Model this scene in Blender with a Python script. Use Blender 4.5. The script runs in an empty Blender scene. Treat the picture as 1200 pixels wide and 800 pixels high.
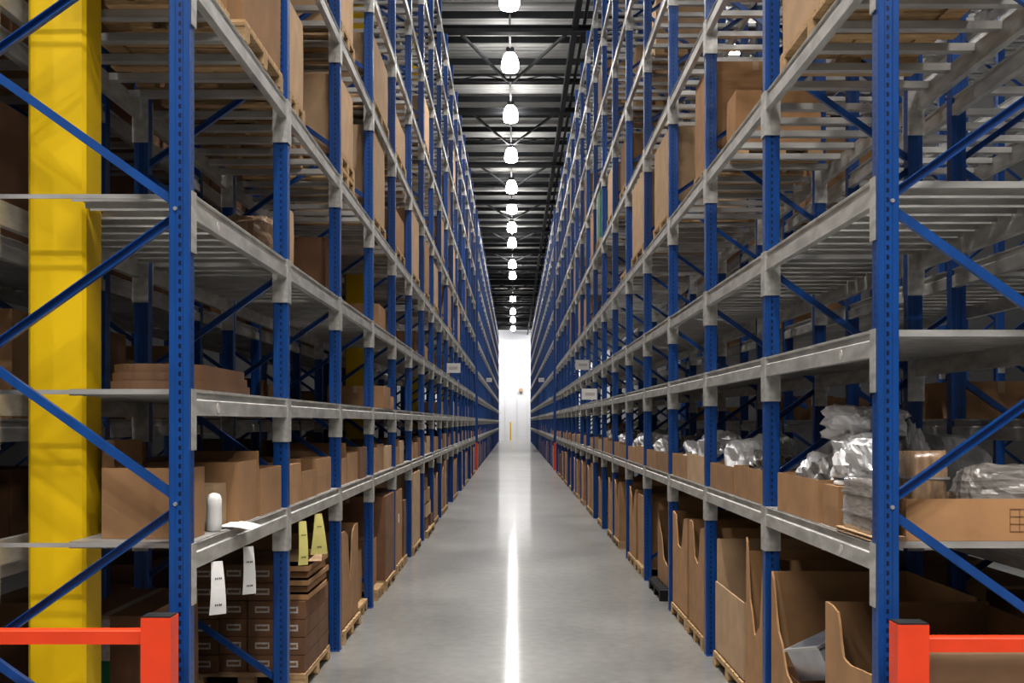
import bpy, math, random
from mathutils import Vector, noise
R = random.Random(7)
C = bpy.context.scene.collection
F, VX, VY, CZ = 1300.0, 602.5, 494.0, 2.316          # focal length in px, vanishing point, camera height
BAY = 2.6
ORD = ['first', 'second', 'third', 'fourth', 'fifth', 'sixth', 'seventh', 'eighth', 'ninth', 'tenth', 'eleventh', 'twelfth',
       'thirteenth', 'fourteenth', 'fifteenth', 'sixteenth', 'seventeenth', 'eighteenth', 'nineteenth', 'twentieth'] + \
      ['twenty-' + w for w in ('first', 'second', 'third', 'fourth', 'fifth', 'sixth', 'seventh', 'eighth', 'ninth')] + \
      ['thirtieth', 'thirty-first', 'thirty-second', 'thirty-third']

# ------------------------------------------------------------------ materials
def mat(name, col, rough=0.5, metal=0.0, var=0.0, scale=6.0, bump=0.0, rnd=0.0, stretch=(1, 1, 1), col2=None, spec=0.5, coat=0.0):
    m = bpy.data.materials.new(name); m.use_nodes = True
    nt = m.node_tree; N, L = nt.nodes, nt.links
    b = N['Principled BSDF']
    b.inputs['Base Color'].default_value = (*col, 1); b.inputs['Roughness'].default_value = rough
    b.inputs['Metallic'].default_value = metal; b.inputs['Specular IOR Level'].default_value = spec
    b.inputs['Coat Weight'].default_value = coat
    if var or bump:
        tc = N.new('ShaderNodeTexCoord'); mp = N.new('ShaderNodeMapping'); nz = N.new('ShaderNodeTexNoise')
        mp.inputs['Scale'].default_value = stretch
        nz.inputs['Scale'].default_value = scale; nz.inputs['Detail'].default_value = 5
        L.new(tc.outputs['Object'], mp.inputs[0]); L.new(mp.outputs[0], nz.inputs['Vector'])
        cr = N.new('ShaderNodeValToRGB')
        lo = tuple(c * (1 - var) for c in col); hi = col2 or tuple(min(1, c * (1 + var)) for c in col)
        cr.color_ramp.elements[0].color = (*lo, 1); cr.color_ramp.elements[1].color = (*hi, 1)
        cr.color_ramp.elements[0].position = .3; cr.color_ramp.elements[1].position = .7
        L.new(nz.outputs['Fac'], cr.inputs[0]); src = cr.outputs[0]
        if rnd:
            oi = N.new('ShaderNodeObjectInfo'); mr = N.new('ShaderNodeMapRange')
            mr.inputs['To Min'].default_value = 1 - rnd; mr.inputs['To Max'].default_value = 1 + rnd
            hs = N.new('ShaderNodeHueSaturation')
            L.new(oi.outputs['Random'], mr.inputs['Value']); L.new(mr.outputs[0], hs.inputs['Value']); L.new(src, hs.inputs['Color'])
            src = hs.outputs[0]
        L.new(src, b.inputs['Base Color'])
        if bump:
            bp = N.new('ShaderNodeBump'); bp.inputs['Strength'].default_value = bump; bp.inputs['Distance'].default_value = .01
            L.new(nz.outputs['Fac'], bp.inputs['Height']); L.new(bp.outputs[0], b.inputs['Normal'])
    return m

BLUE = (.002, .052, .24)
M = dict(
    blue=mat('blue_paint', BLUE, .38, var=.18, scale=9, stretch=(1, 1, .3)),
    galv=mat('galvanised_steel', (.56, .55, .52), .38, .4, var=.28, scale=14, stretch=(1, .25, 1)),
    galv2=mat('galvanised_deck', (.47, .46, .44), .4, .4, var=.25, scale=10, stretch=(.3, 1, 1)),
    card=mat('cardboard', (.34, .18, .078), .85, var=.16, scale=4, rnd=.22, bump=.05),
    card_pale=mat('pale_cardboard', (.50, .325, .185), .85, var=.12, scale=4, rnd=.12),
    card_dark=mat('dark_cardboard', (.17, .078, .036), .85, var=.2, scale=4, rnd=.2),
    board=mat('brown_board', (.12, .058, .026), .6, var=.2, scale=5),
    edge=mat('cut_cardboard_edge', (.55, .40, .26), .9, var=.1, scale=30),
    tape=mat('packing_tape', (.42, .28, .15), .3, coat=.3),
    wood=mat('pallet_wood', (.46, .29, .14), .8, var=.3, scale=7, stretch=(1, 5, 5), rnd=.2),
    yellow=mat('yellow_paint', (.84, .54, .003), .5, spec=.3, var=.03, scale=3, stretch=(1, 1, .4)),
    red=mat('orange_red_paint', (.84, .055, .012), .38, var=.08, scale=5),
    white=mat('white_paper', (.82, .81, .79), .7, var=.04, scale=9),
    label=mat('grey_white_label', (.55, .50, .47), .7, var=.25, scale=60),
    ytag=mat('yellow_paper', (.70, .63, .20), .7, var=.06, scale=9),
    ink=mat('black_print', (.02, .02, .02), .7),
    brownink=mat('brown_print', (.20, .10, .045), .8),
    foil=mat('silver_film', (.88, .88, .89), .28, .3, var=.12, scale=5, bump=.3),
    foild=mat('smoky_film', (.22, .21, .20), .22, .25, var=.35, scale=6, bump=.3),
    wrap=mat('clear_stretch_wrap', (.30, .275, .25), .2, .1, var=.45, scale=7, stretch=(1, 1, 7), bump=.4, coat=.4),
    wrapb=mat('wrapped_brown_board', (.27, .17, .10), .25, .05, var=.4, scale=6, stretch=(6, 6, 1), bump=.3, coat=.5),
    black=mat('black_plastic', (.010, .010, .011), .6, spec=.2),
    dark=mat('dark_roof_steel', (.016, .017, .019), .7, spec=.2, var=.2, scale=5),
    green=mat('green_film', (.012, .16, .07), .35, var=.25, scale=8),
    steel=mat('bolt_steel', (.7, .7, .7), .3, .8),
    wall=mat('white_wall_panel', (.82, .84, .89), .5, var=.03, scale=.6),
    sidewall=mat('grey_wall_panel', (.12, .12, .12), .6, var=.06, scale=.6),
    grip=mat('bright_box_inside', (.62, .64, .70), .3, .6, var=.15, scale=6),
    pinkred=mat('dull_red_carton', (.30, .05, .04), .8, var=.2, scale=5),
)
# perforated post paint: a column of slots on the frame side of each post
def perforated():
    m = mat('perforated_blue_paint', BLUE, .36, var=.15, scale=9, stretch=(1, 1, .3))
    nt = m.node_tree; N, L = nt.nodes, nt.links; b = N['Principled BSDF']
    tc = N.new('ShaderNodeTexCoord'); sx = N.new('ShaderNodeSeparateXYZ'); L.new(tc.outputs['Object'], sx.inputs[0])
    def math_(op, a, bb=None):
        n = N.new('ShaderNodeMath'); n.operation = op
        for i, v in enumerate((a, bb)):
            if v is None: continue
            if isinstance(v, (int, float)): n.inputs[i].default_value = v
            else: L.new(v, n.inputs[i])
        return n.outputs[0]
    zf = math_('FRACT', math_('DIVIDE', sx.outputs['Z'], .05))
    zc = math_('ABSOLUTE', math_('SUBTRACT', zf, .5))
    xo = math_('ADD', math_('ABSOLUTE', sx.outputs['X']), math_('MULTIPLY', zc, .012))
    xc = math_('ABSOLUTE', math_('SUBTRACT', xo, .053))
    hole = math_('MULTIPLY', math_('LESS_THAN', zc, .26), math_('LESS_THAN', xc, .0075))
    yc = math_('ABSOLUTE', math_('SUBTRACT', sx.outputs['Y'], .05))
    hole2 = math_('MULTIPLY', math_('LESS_THAN', zc, .24), math_('LESS_THAN', yc, .009))
    # front / back faces use the X pattern, aisle faces the Y pattern
    sn = N.new('ShaderNodeSeparateXYZ'); L.new(tc.outputs['Normal'], sn.inputs[0])
    isy = math_('GREATER_THAN', math_('ABSOLUTE', sn.outputs['Y']), .5)
    isx = math_('GREATER_THAN', math_('ABSOLUTE', sn.outputs['X']), .5)
    h = math_('MAXIMUM', math_('MULTIPLY', hole, isy), math_('MULTIPLY', hole2, isx))
    mx = N.new('ShaderNodeMix'); mx.data_type = 'RGBA'
    old = b.inputs['Base Color'].links[0].from_socket
    L.new(h, mx.inputs['Factor']); L.new(old, mx.inputs['A']); mx.inputs['B'].default_value = (.002, .006, .03, 1)
    L.new(mx.outputs['Result'], b.inputs['Base Color'])
    return m
M['post'] = perforated()

def floor_mat():
    m = bpy.data.materials.new('polished_concrete'); m.use_nodes = True
    nt = m.node_tree; N, L = nt.nodes, nt.links; b = N['Principled BSDF']
    tc = N.new('ShaderNodeTexCoord')
    n1 = N.new('ShaderNodeTexNoise'); n1.inputs['Scale'].default_value = .9; n1.inputs['Detail'].default_value = 4
    n2 = N.new('ShaderNodeTexNoise'); n2.inputs['Scale'].default_value = 14; n2.inputs['Detail'].default_value = 6
    mp = N.new('ShaderNodeMapping'); mp.inputs['Scale'].default_value = (.6, .5, 1)
    L.new(tc.outputs['Object'], mp.inputs[0]); L.new(mp.outputs[0], n1.inputs['Vector']); L.new(mp.outputs[0], n2.inputs['Vector'])
    mx = N.new('ShaderNodeMix'); mx.data_type = 'FLOAT'; mx.inputs[0].default_value = .35
    L.new(n1.outputs['Fac'], mx.inputs[2]); L.new(n2.outputs['Fac'], mx.inputs[3])
    cr = N.new('ShaderNodeValToRGB')
    cr.color_ramp.elements[0].position = .36; cr.color_ramp.elements[0].color = (.145, .143, .135, 1)
    cr.color_ramp.elements[1].position = .64; cr.color_ramp.elements[1].color = (.26, .256, .242, 1)
    L.new(mx.outputs[0], cr.inputs[0]); L.new(cr.outputs[0], b.inputs['Base Color'])
    mr = N.new('ShaderNodeMapRange'); mr.inputs['To Min'].default_value = .34; mr.inputs['To Max'].default_value = .44
    L.new(n1.outputs['Fac'], mr.inputs[0]); L.new(mr.outputs[0], b.inputs['Roughness'])
    b.inputs['Specular IOR Level'].default_value = .4
    b.inputs['Coat Weight'].default_value = .42; b.inputs['Coat Roughness'].default_value = .10; b.inputs['Coat IOR'].default_value = 1.5
    return m
M['floor'] = floor_mat()

def deck_roof_mat():
    m = mat('ribbed_roof_deck', (.40, .40, .385), .6, .0, var=.1, scale=2)
    nt = m.node_tree; N, L = nt.nodes, nt.links; b = N['Principled BSDF']
    tc = N.new('ShaderNodeTexCoord'); w = N.new('ShaderNodeTexWave'); w.bands_direction = 'Y'; w.inputs['Scale'].default_value = 1.05
    L.new(tc.outputs['Object'], w.inputs['Vector'])
    bp = N.new('ShaderNodeBump'); bp.inputs['Strength'].default_value = .6; bp.inputs['Distance'].default_value = .05
    L.new(w.outputs['Fac'], bp.inputs['Height']); L.new(bp.outputs[0], b.inputs['Normal'])
    return m
M['roof'] = deck_roof_mat()

def glow(name, col, s):
    m = bpy.data.materials.new(name); m.use_nodes = True
    b = m.node_tree.nodes['Principled BSDF']
    b.inputs['Emission Color'].default_value = (*col, 1); b.inputs['Emission Strength'].default_value = s
    return m
M['lamp'] = glow('glowing_acrylic', (1.0, .97, .95), 210)

# ------------------------------------------------------------------ mesh building
class MB:
    def __init__(s): s.v, s.f, s.m = [], [], []
    def add(s, vs, fs, mi=0):
        b = len(s.v); s.v += [tuple(v) for v in vs]; s.f += [tuple(b + i for i in f) for f in fs]; s.m += [mi] * len(fs); return s
    def box(s, x0, x1, y0, y1, z0, z1, mi=0):
        x0, x1 = min(x0, x1), max(x0, x1)
        return s.add([(x0, y0, z0), (x1, y0, z0), (x1, y1, z0), (x0, y1, z0), (x0, y0, z1), (x1, y0, z1), (x1, y1, z1), (x0, y1, z1)],
              [(0, 3, 2, 1), (4, 5, 6, 7), (0, 1, 5, 4), (1, 2, 6, 5), (2, 3, 7, 6), (3, 0, 4, 7)], mi)
    def prism(s, prof, a0, a1, place, mi=0):
        """closed profile [(p, q)] swept from a0 to a1; place(p, q, a) -> xyz"""
        n = len(prof)
        vs = [place(p, q, a0) for p, q in prof] + [place(p, q, a1) for p, q in prof]
        fs = [tuple(range(n))[::-1], tuple(range(n, 2 * n))] + [(i, (i + 1) % n, n + (i + 1) % n, n + i) for i in range(n)]
        return s.add(vs, fs, mi)
    def bar(s, p0, p1, w, h, up=(0, 0, 1), mi=0, prof=None):
        p0, p1 = Vector(p0), Vector(p1); d = (p1 - p0).normalized()
        side = d.cross(Vector(up)).normalized(); u = side.cross(d)
        prof = prof or [(-w / 2, -h / 2), (w / 2, -h / 2), (w / 2, h / 2), (-w / 2, h / 2)]
        L_ = (p1 - p0).length
        return s.prism(prof, 0, L_, lambda p, q, a: p0 + d * a + side * p + u * q, mi)
    def lathe(s, prof, n=16, c=(0, 0, 0), mi=0):
        vs = [(c[0] + r * math.cos(2 * math.pi * k / n), c[1] + r * math.sin(2 * math.pi * k / n), c[2] + z) for r, z in prof for k in range(n)]
        m_ = len(prof)
        fs = [(j * n + k, j * n + (k + 1) % n, (j + 1) * n + (k + 1) % n, (j + 1) * n + k) for j in range(m_ - 1) for k in range(n)]
        fs += [tuple(range(n))[::-1], tuple((m_ - 1) * n + k for k in range(n))]
        return s.add(vs, fs, mi)
    def strip(s, p0, p1, hs, z0, t, mi=0):
        """a standing sheet from p0 to p1 (xy), tops hs along it, thickness t to its left"""
        p0, p1 = Vector((*p0, 0)), Vector((*p1, 0)); d = p1 - p0; nrm = Vector((-d.y, d.x, 0)).normalized() * t
        n = len(hs); vs = []
        for k, h in enumerate(hs):
            p = p0 + d * (k / (n - 1))
            vs += [(p.x, p.y, z0), (p.x, p.y, h), (p.x + nrm.x, p.y + nrm.y, h), (p.x + nrm.x, p.y + nrm.y, z0)]
        fs = [(0, 1, 2, 3), tuple(4 * (n - 1) + i for i in (3, 2, 1, 0))]
        for k in range(n - 1):
            a, b = 4 * k, 4 * k + 4
            fs += [(a, b, b + 1, a + 1), (a + 1, b + 1, b + 2, a + 2), (a + 2, b + 2, b + 3, a + 3), (a + 3, b + 3, b, a)]
        return s.add(vs, fs, mi)
    def mesh(s, name, mats, smooth=False):
        me = bpy.data.meshes.new(name); me.from_pydata(s.v, [], s.f)
        for m in (mats if isinstance(mats, (list, tuple)) else [mats]): me.materials.append(m)
        me.polygons.foreach_set('material_index', s.m)
        if smooth: me.polygons.foreach_set('use_smooth', [True] * len(me.polygons))
        import bmesh
        bm = bmesh.new(); bm.from_mesh(me); bmesh.ops.recalc_face_normals(bm, faces=bm.faces); bm.to_mesh(me); bm.free()
        return me

def link(name, data, parent=None, loc=(0, 0, 0)):
    o = bpy.data.objects.new(name, data); C.objects.link(o); o.location = loc
    if parent: o.parent = parent
    return o
def tag(o, label, cat, group=None, kind=None):
    o['label'] = label; o['category'] = cat
    if group: o['group'] = group
    if kind: o['kind'] = kind
    return o
def thing(name, label, cat, loc=(0, 0, 0), group=None, data=None, kind=None):
    return tag(link(name, data, None, loc), label, cat, group, kind)
def clone(o, parent=None):
    c = o.copy(); C.objects.link(c)
    if parent: c.parent = parent
    for ch in KIDS.get(o.name, ()): clone_into(ch, c)
    return c
KIDS = {}
def clone_into(o, parent):
    c = o.copy(); C.objects.link(c); c.parent = parent
    KIDS.setdefault(parent.name, []).append(c)
    for g in KIDS.get(o.name, ()): clone_into(g, c)
def part(name, me, parent, loc=(0, 0, 0), label=None):
    o = link(name, me, parent, loc); KIDS.setdefault(parent.name, []).append(o)
    if label: o['label'] = label
    return o

def at(x, y, Y): return Vector(((x - VX) / F * Y, Y, CZ + (VY - y) / F * Y))

# ------------------------------------------------------------------ rack kit
LV_L = [1.575, 2.42, 3.50, 4.74, 6.2, 7.67, 9.2, 10.7, 12.0]      # beam centre heights
LV_R = [1.60, 2.73, 3.53, 4.74, 6.22, 7.67, 9.2, 10.7, 12.0]
LV_B = [1.42, 2.26, 3.40, 4.70, 6.15, 7.6, 9.1, 10.6, 12.0]
PW, PD, DEPTH, TOP = .11, .10, 1.19, 12.6
BEAM = [(0, 0), (0, .085), (.016, .095), (.016, .128), (.004, .134), (.004, .14), (.05, .14), (.05, 0)]   # (depth from face, height)
cache = {}
def cached(key, fn):
    if key not in cache: cache[key] = fn()
    return cache[key]

def post_mb(s, d0):
    mb = MB()   # C section with two shallow grooves on the frame sides
    prof = [(0, 0), (PW, 0), (PW, .03), (PW - .012, .036), (PW - .012, .064), (PW, .07), (PW, PD), (0, PD)]
    prof = [(.0, .004), (.004, 0), (.032, 0), (.036, .005), (.074, .005), (.078, 0), (.106, 0), (.11, .004), (.11, .096), (.106, .1), (.004, .1), (0, .096)]
    return mb.prism(prof, .012, TOP, lambda p, q, a: (s * (d0 + p) , q, a))
def foot_mb(s, d0): return MB().box(s * (d0 - .0), s * (d0 + PW + .03), -.03, PD + .03, 0, .012).lathe([(.012, 0), (.012, .018)], 6, (s * (d0 + PW + .015), -.015, .012))
def brace_mb(s, z0, z1, a_low, openside):
    d0, d1 = (PW - .035, DEPTH - PW + .035)
    p0, p1 = (s * d0, .05, z0), (s * d1, .05, z1)
    w, h, t = .046, .036, .005
    if openside: prof = [(-w/2, -h/2), (-w/2, h/2), (-w/2 + t, h/2), (-w/2 + t, -h/2 + t), (w/2 - t, -h/2 + t), (w/2 - t, h/2), (w/2, h/2), (w/2, -h/2)]
    else: prof = [(-w/2, -h/2), (w/2, -h/2), (w/2, h/2), (-w/2, h/2)]
    return MB().bar(p0, p1, w, h, up=(0, -1 , 0), prof=[(p, q) for p, q in prof])
ZZ = [.27 + .8 * k for k in range(16)]                          # brace joints: even at the aisle post, odd at the rear post
def braces(s):
    out = []
    for k in range(15):
        zb, zt = ZZ[k] + .03, ZZ[k + 1] - .03
        if zt > TOP: break
        a = k % 2 == 0
        out.append(cached(('brace', s, k), lambda: brace_mb(s, zb if a else zt, zt if a else zb, a, a if s > 0 else not a).mesh('brace', M['blue'])))
    return out
def beam_mb(s, d0, face_out, y0=PD + .004, y1=BAY - .004):
    if face_out: return MB().prism(BEAM, y0, y1, lambda p, q, a: (s * (d0 + p), a, q - .07))
    return MB().prism(BEAM, y0, y1, lambda p, q, a: (s * (d0 + PW - p), a, q - .07))
def conn_mb(s, far, d0=0.0, rear=False):
    y0, y1 = (BAY - .016, BAY - .001) if far else (PD + .001, PD + .016)
    mb = MB().box(s * (d0 - .004), s * (d0 + PW + .002), y0, y1, -.26, .075)
    f = d0 + PW + .002 if rear else d0 - .008
    mb.box(s * f, s * (f + .006), (BAY - .016) if far else .03, (BAY + .03) if far else (PD + .016), -.26, .075)
    return mb
def deck_mb(s, style, cut=None):
    """style 'panel': close set planks, 'slat': wide spaced planks, 'bars': pallet support bars; cut = (y0, y1, d) shortens pieces round a column"""
    mb = MB()
    d0, d1 = .012, DEPTH - .012
    if style == 'panel': n, w, t = 12, .195, .022
    elif style == 'slat': n, w, t = 9, .20, .022
    else: n, w, t = 6, .075, .05
    y0, y1 = PD + .03, BAY - .03
    for k in range(n):
        c = y0 + (y1 - y0) * (k + .5) / n
        a, b = c - w / 2, c + w / 2
        e = d1
        if cut and b > cut[0] - .01 and a < cut[1] + .01: e = cut[2] - .012
        z = .071
        mb.box(s * d0, s * e, a, b, z, z + .006) if style != 'bars' else mb.box(s * .052, s * min(e, DEPTH - .052), a, b, .02, .07)
        if style != 'bars':                                    # turned-down lips
            for q in (a, b - .004): mb.box(s * .055, s * (min(e, DEPTH - .055)), q, q + .004, z - .03, z)
    return mb
DTOP = .079
def style(l): return 'panel' if l < 2 else ('slat' if l == 2 else 'bars')
def deck_top(levels, l): return levels[l] + (DTOP if l < 3 else .072)

def make_bay(s, xin, Y, levels, label, group, cut=None, detail=2, key='F'):
    root = thing('rack_bay', label, 'pallet rack', (s * xin, Y, 0), group)
    for d0 in (0, DEPTH - PW):
        p = part('post', cached(('post', s, d0), lambda: post_mb(s, d0).mesh('post', M['post'])), root)
        if detail > 1: part('foot_plate', cached(('foot', s, d0), lambda: foot_mb(s, d0).mesh('foot_plate', M['blue'])), p)
    for k, me in enumerate(braces(s)): part('brace', me, root)
    if detail > 2:
        for k in range(1, 8):
            dd = .075 if k % 2 == 0 else DEPTH - .075
            part('bolt', cached(('bolt', s, k), lambda: MB().prism([(.011 * math.cos(a * math.pi / 4), .011 * math.sin(a * math.pi / 4)) for a in range(8)], .0, .036,
                 lambda p, q, a: (s * dd + p, -.006 + a, ZZ[k] + q)).mesh('bolt', M['steel'])), root)
    for l, z in enumerate(levels):
        b = part('beam', cached(('beam', s), lambda: beam_mb(s, 0, True).mesh('beam', M['galv'])), root, (0, 0, z))
        if detail > 1:
            for far in (0, 1): part('beam_connector', cached(('conn', s, far), lambda: conn_mb(s, far).mesh('beam_connector', M['galv'])), b)
        r = part('beam', cached(('rbeam', s), lambda: beam_mb(s, DEPTH - PW, False).mesh('beam', M['galv'])), root, (0, 0, z))
        if detail > 1:
            for far in (0, 1): part('beam_connector', cached(('rconn', s, far), lambda: conn_mb(s, far, DEPTH - PW, True).mesh('beam_connector', M['galv'])), r)
        st = style(l)
        part('shelf_deck', cached(('deck', s, st, cut), lambda: deck_mb(s, st, cut).mesh('shelf_deck', M['galv2'])), root, (0, 0, z))
    return root

def end_frame(s, xin, Y, label):
    root = thing('upright_frame', label, 'rack frame', (s * xin, Y, 0))
    for d0 in (0, DEPTH - PW):
        p = part('post', cached(('post', s, d0), None), root); part('foot_plate', cached(('foot', s, d0), None), p)
    for me in braces(s): part('brace', me, root)
    return root

def far_bay_mesh(s, levels, key):
    mb = MB()
    for d0 in (0, DEPTH - PW): mb.box(s * d0, s * (d0 + PW), 0, PD, 0, TOP, 0)
    for k in range(15):
        a = k % 2 == 0; zb, zt = ZZ[k], ZZ[k + 1]
        mb.bar((s * .08, .05, zb if a else zt), (s * (DEPTH - .08), .05, zt if a else zb), .046, .036, (0, -1, 0), 0)
    for l, z in enumerate(levels):
        mb.prism(BEAM, PD, BAY, lambda p, q, a: (s * p, a, z + q - .07), 1)
        mb.prism(BEAM, PD, BAY, lambda p, q, a: (s * (DEPTH - p), a, z + q - .07), 1)
        mb.box(s * -.006, s * (PW + .002), BAY - .016, BAY - .001, z - .26, z + .075, 1)
        st = style(l); n, w = (6, .075)
        if l < 3: mb.box(s * .02, s * (DEPTH - .02), PD + .03, BAY - .03, z + .071, z + .078, 1)
        else:
            for k in range(6):
                c = .13 + (BAY - .16) * (k + .5) / 6; mb.box(s * .05, s * (DEPTH - .05), c - .04, c + .04, z + .03, z + .07, 1)
    return mb.mesh('rack_bay', [M['blue'], M['galv']])

NB1, NB2 = 17, 30
XL, XR = 1.76, 1.90
YL0, YR0 = 2.31 * BAY, 2.227 * BAY
COLS = [6.40, 18.45, 30.5, 42.55]                               # yellow columns
CX0, CX1, CDP = -2.81, -2.475, .27
rows = {'left': (-1, XL, YL0, LV_L), 'right': (1, XR, YR0, LV_R)}
for side, (s, xin, y0, lv) in rows.items():
    for i in range(NB1):
        Y = y0 + BAY * i; cut = None
        if side == 'left':
            for cy in COLS:
                if Y - .1 < cy < Y + BAY: cut = (round(cy - Y, 3) if cy > 7 else .1, round(cy + CDP - Y, 3), round(-CX1 - XL, 3))
        make_bay(s, xin, Y, lv, f'blue and grey pallet rack bay, {ORD[i]} from the front in the {side} row',
                 f'rack bays of the {side} row', cut, 3 if i < 1 else 2)
    end_frame(s, xin, y0 + BAY * NB1, f'blue upright frame closing the {side} row at the cross aisle')
    fm = far_bay_mesh(s, lv, side); Y2 = y0 + BAY * NB1 + 3.5
    for i in range(NB2):
        thing('rack_bay', f'distant blue rack bay, {ORD[i]} beyond the cross aisle in the {side} row', 'pallet rack', (s * xin, Y2 + BAY * i, 0),
              f'distant rack bays of the {side} row', fm)
    # row standing back to back with it
    xb = xin + DEPTH + .22 + DEPTH
    for i in range(0, 11):
        Y = y0 + BAY * i
        make_bay(-s, -xb, Y, LV_B, f'dim rack bay, {ORD[i]} from the front in the row behind the {side} row',
                 f'rack bays behind the {side} row', None, 1)
    x3 = xb + 3.7
    fm3 = far_bay_mesh(s, LV_B, side + '3')
    for i in range(9):
        thing('rack_bay', f'dim rack bay across the next aisle beyond the {side} row, {ORD[i]} from the front', 'pallet rack', (s * x3, y0 + BAY * i, 0),
              f'rack bays across the next aisle, {side}', fm3)

# round load stickers on the near beams
def sticker(side, level, Y):
    s, xin, y0, lv = rows[side]
    for o in bpy.data.objects:
        if o.name.startswith('rack_bay') and o.parent is None and abs(o.location.y - y0) < .01 and abs(o.location.x - s * xin) < .01:
            b = [k for k in KIDS[o.name] if k.name.startswith('beam') and abs(k.location.z - lv[level]) < .01][0]
            mb = MB(); n = 16
            for r0, r1, x_ in ((.0, .030, .002),):
                mb.prism([(r1 * math.cos(2 * math.pi * k / n), r1 * math.sin(2 * math.pi * k / n)) for k in range(n)], -.002, .0005, lambda p, q, a: (s * a, p, q - .025))
            part('round_sticker', mb.mesh('round_sticker', M['label']), b, (0, Y - y0, 0), 'round pale sticker on the beam face')
sticker('left', 1, 6.60); sticker('left', 2, 6.60); sticker('right', 1, 6.45); sticker('right', 0, 6.45)

# ------------------------------------------------------------------ setting
def struct(name, mb, m, label, cat):
    o = thing(name, label, cat, (0, 0, 0), None, mb.mesh(name, m), 'structure'); return o
YB, YF, XW, ZC = -14.0, 138.0, 12.4, 13.8
struct('floor', MB().box(-XW, XW, YB, YF, -.2, 0), M['floor'], 'polished grey concrete warehouse floor of the long aisle', 'floor')
struct('ceiling', MB().box(-XW, XW, YB, YF, ZC, ZC + .2), M['roof'], 'ribbed grey metal roof deck above the racks', 'ceiling')
struct('wall_far', MB().box(-XW, XW, YF, YF + .2, 0, ZC), M['wall'], 'bright white wall at the far end of the aisle', 'wall')
struct('wall_left', MB().box(-XW - .2, -XW, YB, YF, 0, ZC), M['sidewall'], 'grey side wall behind the left racks', 'wall')
struct('wall_right', MB().box(XW, XW + .2, YB, YF, 0, ZC), M['sidewall'], 'grey side wall behind the right racks', 'wall')
struct('wall_back', MB().box(-XW, XW, YB - .2, YB, 0, ZC), M['sidewall'], 'grey wall behind the viewer facing the aisle', 'wall')

# roof steel
gi = 0
Yg = 30.7 - 8.05 * 5
while Yg < YF - 3:
    mb = MB().box(-XW, XW, Yg - .14, Yg + .14, 13.05, 13.09).box(-XW, XW, Yg - .14, Yg + .14, 13.21, 13.25).box(-XW, XW, Yg - .02, Yg + .02, 13.09, 13.21)
    struct('roof_beam', mb, M['dark'], f'heavy dark roof girder across the aisle, {ORD[gi]} from the front', 'roof beam')
    y2 = Yg + 5.2
    mb = MB().box(-XW, XW, y2 - .05, y2 + .05, 13.3, 13.36).box(-XW, XW, y2 - .05, y2 + .05, 13.5, 13.56)
    nx = 24
    for k in range(nx):
        x0 = -XW + 2 * XW * k / nx; x1 = x0 + 2 * XW / nx
        a, b = (13.33, 13.53) if k % 2 == 0 else (13.53, 13.33)
        mb.bar((x0, y2, a), (x1, y2, b), .03, .03, (0, 1, 0))
    struct('roof_beam', mb, M['dark'], f'open-web dark roof joist between girders, {ORD[gi]} from the front', 'roof beam')
    for sx in (-1, 1):
        mb = MB().bar((sx * 1.68, Yg + .1, 13.28), (-.12 + sx * .08, y2 - .1, 13.28), .07, .07)
        struct('roof_beam', mb, M['dark'], f'slanting roof brace {"left" if sx < 0 else "right"} of the lamps, {ORD[gi]} from the front', 'roof brace')
        mb = MB().bar((sx * 1.68, Yg + .1, 13.28), (sx * 4.4, y2 - .1, 13.28), .07, .07)
        struct('roof_beam', mb, M['dark'], f'slanting roof brace above the {"left" if sx < 0 else "right"} rack, {ORD[gi]} from the front', 'roof brace')
    gi += 1; Yg += 8.05
n = 0
Yg = YB + .6; mb = None
while Yg < YF - 1:
    struct('roof_beam', MB().box(-XW, XW, Yg - .035, Yg + .035, 13.52, 13.66).box(-XW, XW, Yg - .06, Yg + .06, 13.66, 13.7), M['dark'],
           'thin dark roof purlin running across the aisle', 'purlin')['group'] = 'roof purlins'
    Yg += 2.01
struct('roof_beam', MB().box(1.60, 1.76, YB, YF, 13.10, 13.3), M['dark'], 'long dark roof beam running lengthwise beside the right rack top', 'roof beam')
struct('roof_beam', MB().prism([(.05 * math.cos(a * .785), .05 * math.sin(a * .785)) for a in range(8)], YB, YF, lambda p, q, a: (1.95 + p, a, 13.36 + q)), M['dark'],
       'dark sprinkler main running lengthwise under the roof', 'pipe')
struct('roof_beam', MB().box(-.15, -.09, YB, YF, 13.36, 13.42), M['dark'], 'thin dark cable tray carrying the row of lamps', 'cable tray')

# end wall details: yellow bollard, grey fittings, panel joints
for k, x in enumerate((-1.15, .35, 1.6)):
    struct('trim_%d' % (k + 1), MB().box(x - .02, x + .02, YF - .03, YF, 0, ZC - .3), M['white'], f'narrow vertical joint strip on the far white wall, {ORD[k]} from the left', 'trim')
thing('wall_box', 'small tan control box high on the far white wall', 'control box', (.85, YF - .16, 6.0), None,
      MB().box(-.22, .22, 0, .12, 0, .5).box(-.16, .16, -.03, 0, .08, .42).mesh('wall_box', M['card_pale']))
b = thing('safety_bollard', 'slim yellow post standing before the far white wall', 'bollard', (-.45, YF - 1.0, 0))
part('pole', MB().lathe([(.09, 0), (.09, 2.25), (.06, 2.3)], 12).mesh('pole', M['yellow']), b)
part('base_plate', MB().box(-.16, .16, -.16, .16, 0, .02).mesh('base_plate', M['yellow']), b)

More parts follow.
